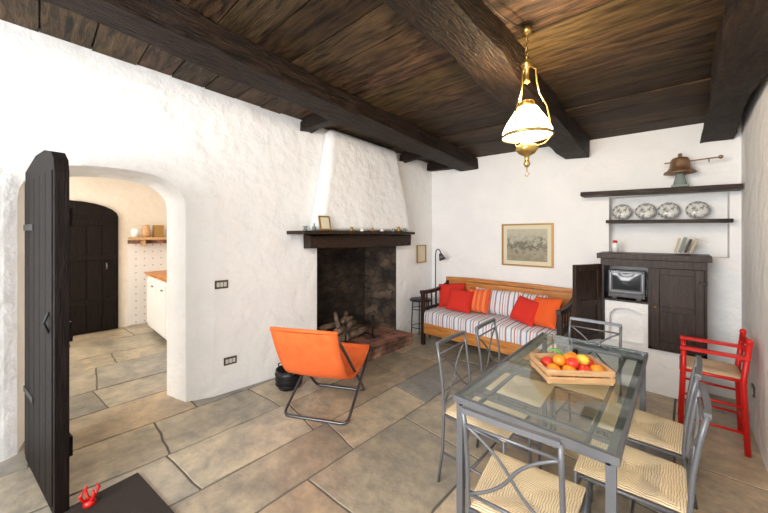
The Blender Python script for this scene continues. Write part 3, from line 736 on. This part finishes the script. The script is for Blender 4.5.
def dining_chair(x, y, rot):
    c = MB(); r = .0095
    zt = .86; bw = .17; fw = .195
    for s_ in (-1, 1):
        c.tube([(s_ * bw, -.235, 0), (s_ * bw, -.205, .22), (s_ * bw, -.195, .46), (s_ * bw, -.205, .62), (s_ * bw, -.225, .76), (s_ * bw, -.245, zt)], r, 0)
        c.tube([(s_ * fw, .2, 0), (s_ * fw, .19, .45)], r, 0)
        c.tube([(s_ * fw, .19, .435), (s_ * bw, -.195, .435)], .009, 0)
        c.tube([(s_ * fw, .195, .2), (s_ * bw, -.205, .2)], .007, 0)
    c.tube([(-bw - .004, -.245, zt)] + bez((-bw, -.245, zt), (0, -.258, zt + .003), (bw, -.245, zt), 6)[1:], .0105, 0, square=True)
    c.tube([(-bw, -.236, .80), (bw, -.236, .80)], .006, 0)
    c.tube([(-bw, -.197, .50), (bw, -.197, .50)], .007, 0)
    c.tube([(-fw, .19, .435), (fw, .19, .435)], .009, 0); c.tube([(-bw, -.195, .435), (bw, -.195, .435)], .009, 0)
    c.tube([(-(bw + fw) / 2, 0, .2), ((bw + fw) / 2, 0, .2)], .007, 0)
    for s_ in (-1, 1):
        p = bez((-s_ * bw, -.236, .80), (-s_ * .05, -.23, .74), (0, -.215, .65), 6) + bez((0, -.215, .65), (s_ * .05, -.205, .56), (s_ * bw, -.198, .50), 6)[1:]
        c.tube(p, .0065, 0, 6)
    rush_seat(.35, .40, .40, .452, c, 1)
    c.obj('dining_chair', [METAL, RUSH], loc=(x, y, 0), rot=rad(rot))
dining_chair(-.48, 1.40, 5)
dining_chair(-.88, 1.88, -90)
dining_chair(-.86, 2.36, -88)
dining_chair(-.50, 2.76, 180)
dining_chair(-.17, 1.90, 91)
dining_chair(-.175, 2.37, 88)

# red high chair
rc = MB(); hw = .165
for s_ in (-1, 1):
    rc.tube([(s_ * (hw + .02), -.18, 0), (s_ * hw, -.16, .5), (s_ * hw, -.19, .79)], .017, 0)
    rc.ball((s_ * hw, -.19, .80), .02, 0)
    rc.tube([(s_ * (hw + .02), .17, 0), (s_ * hw, .15, .53), (s_ * hw, .15, .67)], .016, 0)
    rc.box((s_ * hw, -.01, .68), (.045, .36, .022), 0)
    for z in (.15, .33): rc.tube([(s_ * (hw + .013), .165, z), (s_ * (hw + .013), -.17, z)], .010, 0)
    rc.tube([(s_ * hw, .15, .51), (s_ * hw, -.16, .51)], .012, 0)
for z in (.12, .27, .51): rc.tube([(-hw - .01, .163, z), (hw + .01, .163, z)], .011, 0)
for z in (.2, .51): rc.tube([(-hw - .01, -.168, z), (hw + .01, -.168, z)], .011, 0)
for z in (.60, .69, .76):
    rc.prism([(-hw, -.172, z - .022), (0, -.192, z - .022), (hw, -.172, z - .022), (hw, -.184, z - .022), (0, -.204, z - .022), (-hw, -.184, z - .022)], (0, 0, .044), 0)
rush_seat(.34, .34, .32, .525, rc, 1)
rc.obj('high_chair', [REDP, RUSH], loc=(.17, 3.56, 0), rot=rad(90))

# fruit basket
fb = MB()
w, d, h = .34, .24, .075
fb.box((0, 0, .006), (w - .02, d - .02, .01), 0)
for s_ in (-1, 1):
    for z, hh in ((.028, .028), (.064, .03)):
        fb.box((0, s_ * d / 2, z), (w, .007, hh), 0, R=(s_ * rad(-8), 0, 0)); fb.box((s_ * w / 2, 0, z), (.008, d, hh), 0, R=(0, s_ * rad(8), 0))
    for sx in (-1, 1): fb.box((sx * (w / 2 - .012), s_ * (d / 2 - .012), .042), (.018, .018, .08), 0)
fr = [(-.11, -.05, 1), (-.03, -.06, 1), (.05, -.05, 2), (.12, -.05, 1), (-.1, .05, 2), (-.02, .04, 3), (.06, .05, 1), (.12, .05, 2), (0, 0, 1)]
for i, (a, b, mi) in enumerate(fr):
    fb.ball((a, b, .05 if i < 8 else .09), .038, mi, (1, 1, .92))
for a, b, mi in ((-.06, -.01, 1), (.07, .0, 3), (-.01, -.05, 2), (.03, .04, 1)): fb.ball((a, b, .09), .034, mi, (1, 1, .9))
fb.tube([(-.02, .04, .1), (-.05, .06, .125), (-.09, .07, .12)], [.008, .010, .004], 4, 8)
fb.obj('fruit_basket', [PW, FR_O, FR_R, FR_Y, FR_G], loc=(-.46, 2.05, .7515), rot=rad(38), bevel=.001)

# ---------------------------------------------------------------- orange folding chair
oc = MB(); hw = .29
prof = [(-.21, .80), (-.18, .72), (-.11, .57), (-.03, .44), (.05, .36), (.17, .32), (.32, .32), (.48, .35), (.64, .41)]
def interp(n=26):
    out = []
    P = [Vector((0, a, b)) for a, b in prof]
    for i in range(n + 1):
        t = i / n * (len(P) - 1); k = min(int(t), len(P) - 2); u = t - k
        p0 = P[max(0, k - 1)]; p1 = P[k]; p2 = P[k + 1]; p3 = P[min(len(P) - 1, k + 2)]
        out.append(.5 * ((2 * p1) + (p2 - p0) * u + (2 * p0 - 5 * p1 + 4 * p2 - p3) * u * u + (3 * p1 - p0 - 3 * p2 + p3) * u ** 3))
    return out
I = interp(); nx = 8
top = []; bot = []
for i, p in enumerate(I):
    tn = (I[min(i + 1, len(I) - 1)] - I[max(i - 1, 0)]).normalized(); nr = Vector((0, -tn.z, tn.y))
    for k in range(nx + 1):
        u = -1 + 2 * k / nx
        sag = -.012 * (1 - u * u)
        top.append(Vector((u * (hw - .008), p.y, p.z)) + nr * (sag + .011)); bot.append(Vector((u * (hw - .008), p.y, p.z)) + nr * (sag - .011))
nr_ = len(I); o = len(top)
fs = []
for i in range(nr_ - 1):
    for k in range(nx):
        a = i * (nx + 1) + k
        fs.append((a, a + 1, a + nx + 2, a + nx + 1)); fs.append((o + a, o + a + nx + 1, o + a + nx + 2, o + a + 1))
    fs.append((i * (nx + 1), (i + 1) * (nx + 1), o + (i + 1) * (nx + 1), o + i * (nx + 1)))
    fs.append((i * (nx + 1) + nx, o + i * (nx + 1) + nx, o + (i + 1) * (nx + 1) + nx, (i + 1) * (nx + 1) + nx))
oc.add(top + bot, fs, 1, True)
r = .0125
def corner(a, b, c, rr=.06):
    a, b, c = Vector(a), Vector(b), Vector(c)
    return bez(b + (a - b).normalized() * rr, b, b + (c - b).normalized() * rr, 5)
A = [(-hw, .66, .415)] + corner((-hw, .66, .415), (-hw, -.02, .014), (hw, -.02, .014)) + corner((-hw, -.02, .014), (hw, -.02, .014), (hw, .66, .415)) + [(hw, .66, .415)]
oc.tube(A, r, 0, 10)
h2 = hw - .03
Bf = [(-h2, -.21, .805)] + corner((-h2, -.21, .805), (-h2, .56, .014), (h2, .56, .014)) + corner((-h2, .56, .014), (h2, .56, .014), (h2, -.21, .805)) + [(h2, -.21, .805)]
oc.tube(Bf, r, 0, 10)
oc.tube([(-hw, .66, .415), (hw, .66, .415)], r, 0); oc.tube([(-hw + .005, -.21, .805), (hw - .005, -.21, .805)], .016, 1)
oc.lathe([(.02, -.28), (.028, -.275), (.028, .275), (.02, .28)], (0, 0, 0), 1, 12, Matrix.Translation((0, .645, .41)) @ Matrix.Rotation(rad(90), 4, 'Y'))
oc.obj('folding_armchair', [CHROME, ORANGE], loc=(-2.245, 1.58, 0), rot=rad(28.7))

bp_ = MB(); bp_.lathe([(.001, .004), (.1, .0), (.125, .05), (.135, .14), (.13, .19), (.122, .19), (.115, .06), (.001, .03)], (0, 0, 0), 0, 28)
for s_ in (-1, 1): bp_.tube([(s_ * .13, -.04, .17), (s_ * .16, -.03, .2), (s_ * .16, .03, .2), (s_ * .13, .04, .17)], .007, 0)
for z in (.05, .1, .15): bp_.tube([((.127 + z * .05) * math.cos(2 * math.pi * i / 24), (.127 + z * .05) * math.sin(2 * math.pi * i / 24), z) for i in range(24)], .006, 0, 6, closed=True)
bp_.obj('black_basket', [BLACK], loc=(-2.93, 1.74, .0))

# ---------------------------------------------------------------- open door leaf, mat, doorstop
dl = MB()
hx, hy, nx_, ny_ = -3.31, -.03, -2.50, .09
Ld = math.hypot(nx_ - hx, ny_ - hy)
pts = [(0, .012), (Ld, .012), (Ld, 1.90), (Ld - .02, 1.97), (Ld - .09, 2.02), (Ld - .25, 2.05), (Ld * .4, 2.05), (0, 1.98)]
dl.prism([(a, -.03, b) for a, b in pts], (0, .06, 0), 0)
for z in (.35, 1.0, 1.65): dl.box((Ld / 2, .04, z), (Ld - .06, .02, .11), 0)
for i in range(5): dl.box((.08 + i * .156, -.032, .98), (.148, .005, 1.86), 0)
dl.tube([(Ld - .10, -.035, 1.12), (Ld - .10, -.055, 1.06), (Ld - .10, -.035, 1.0)], .007, 1)
for z in (.5, 1.6): dl.box((.15, -.037, z), (.3, .005, .04), 1)
dl.obj('door_1', [DOORW, BLACK], loc=(hx, hy, 0), rot=math.atan2(ny_ - hy, nx_ - hx), bevel=.006)
dm = MB(); dm.box((0, 0, .008), (.62, .45, .014), 0); dm.obj('doormat', [DARKF], loc=(-2.24, .26, .0), rot=rad(8), bevel=.004)
ds = MB()
ds.lathe([(.001, 0), (.03, 0), (.028, .015), (.012, .03), (.001, .03)], (0, 0, 0), 0, 14)
for a in (20, 110, 200, 290):
    c, s_ = math.cos(rad(a)), math.sin(rad(a)); ds.tube([(0, 0, .02), (.03 * c, .03 * s_, .04), (.045 * c, .045 * s_, .07), (.03 * c, .03 * s_, .095)], [.009, .008, .008, .003], 0, 6)
ds.obj('red_doorstop', [REDP], loc=(-2.47, .20, .016))

# ---------------------------------------------------------------- lights
def area(name, loc, target, sx, sy, power, col=(1, 1, 1)):
    l = bpy.data.lights.new(name, 'AREA'); l.shape = 'RECTANGLE'; l.size = sx; l.size_y = sy; l.energy = power; l.color = col
    o = bpy.data.objects.new(name, l); sc.collection.objects.link(o); o.location = loc
    o.rotation_euler = (Vector(target) - Vector(loc)).to_track_quat('-Z', 'Y').to_euler()
    return o
area('unseen_window_fill', (-1.1, YF + .05, 1.6), (-.8, 3.5, 1.4), 2.3, 1.5, 210, (.985, .99, 1))  # added area light, stands in for daylight at the unseen window
area('room_fill_light', (-.6, -.6, 2.8), (-1.4, 3.6, .6), 1.6, 1.0, 78, (1, .985, .955))  # soft fill added near the ceiling, no fixture there
area('kitchen_window_light', (-5.2, -2.3, 1.6), (-5.3, 1, .8), 2.2, 1.6, 95, (1, .97, .92))
area('kitchen_fill_light', (-5.3, .1, 2.5), (-5.3, .1, 0), 1.2, 1.2, 26, (1, .84, .62))  # warm fill added under the kitchen ceiling, no visible lamp
pl = bpy.data.lights.new('lamp_bulb', 'POINT'); pl.energy = 42; pl.color = (1, .74, .42); pl.shadow_soft_size = .04
po = bpy.data.objects.new('lamp_bulb', pl); sc.collection.objects.link(po); po.location = (lx, ly, 2.40)
w = bpy.data.worlds.new('World'); sc.world = w; w.use_nodes = True
bg = w.node_tree.nodes['Background']; bg.inputs[0].default_value = (.75, .85, 1, 1); bg.inputs[1].default_value = 1.2

# ---------------------------------------------------------------- camera
cam = bpy.data.cameras.new('Camera'); co = bpy.data.objects.new('Camera', cam); sc.collection.objects.link(co)
co.location = (0, 0, 1.55); co.rotation_euler = (rad(90), 0, rad(42.77))
cam.lens = 15; cam.sensor_width = 36; cam.shift_y = -.028; cam.clip_start = .02
sc.camera = co
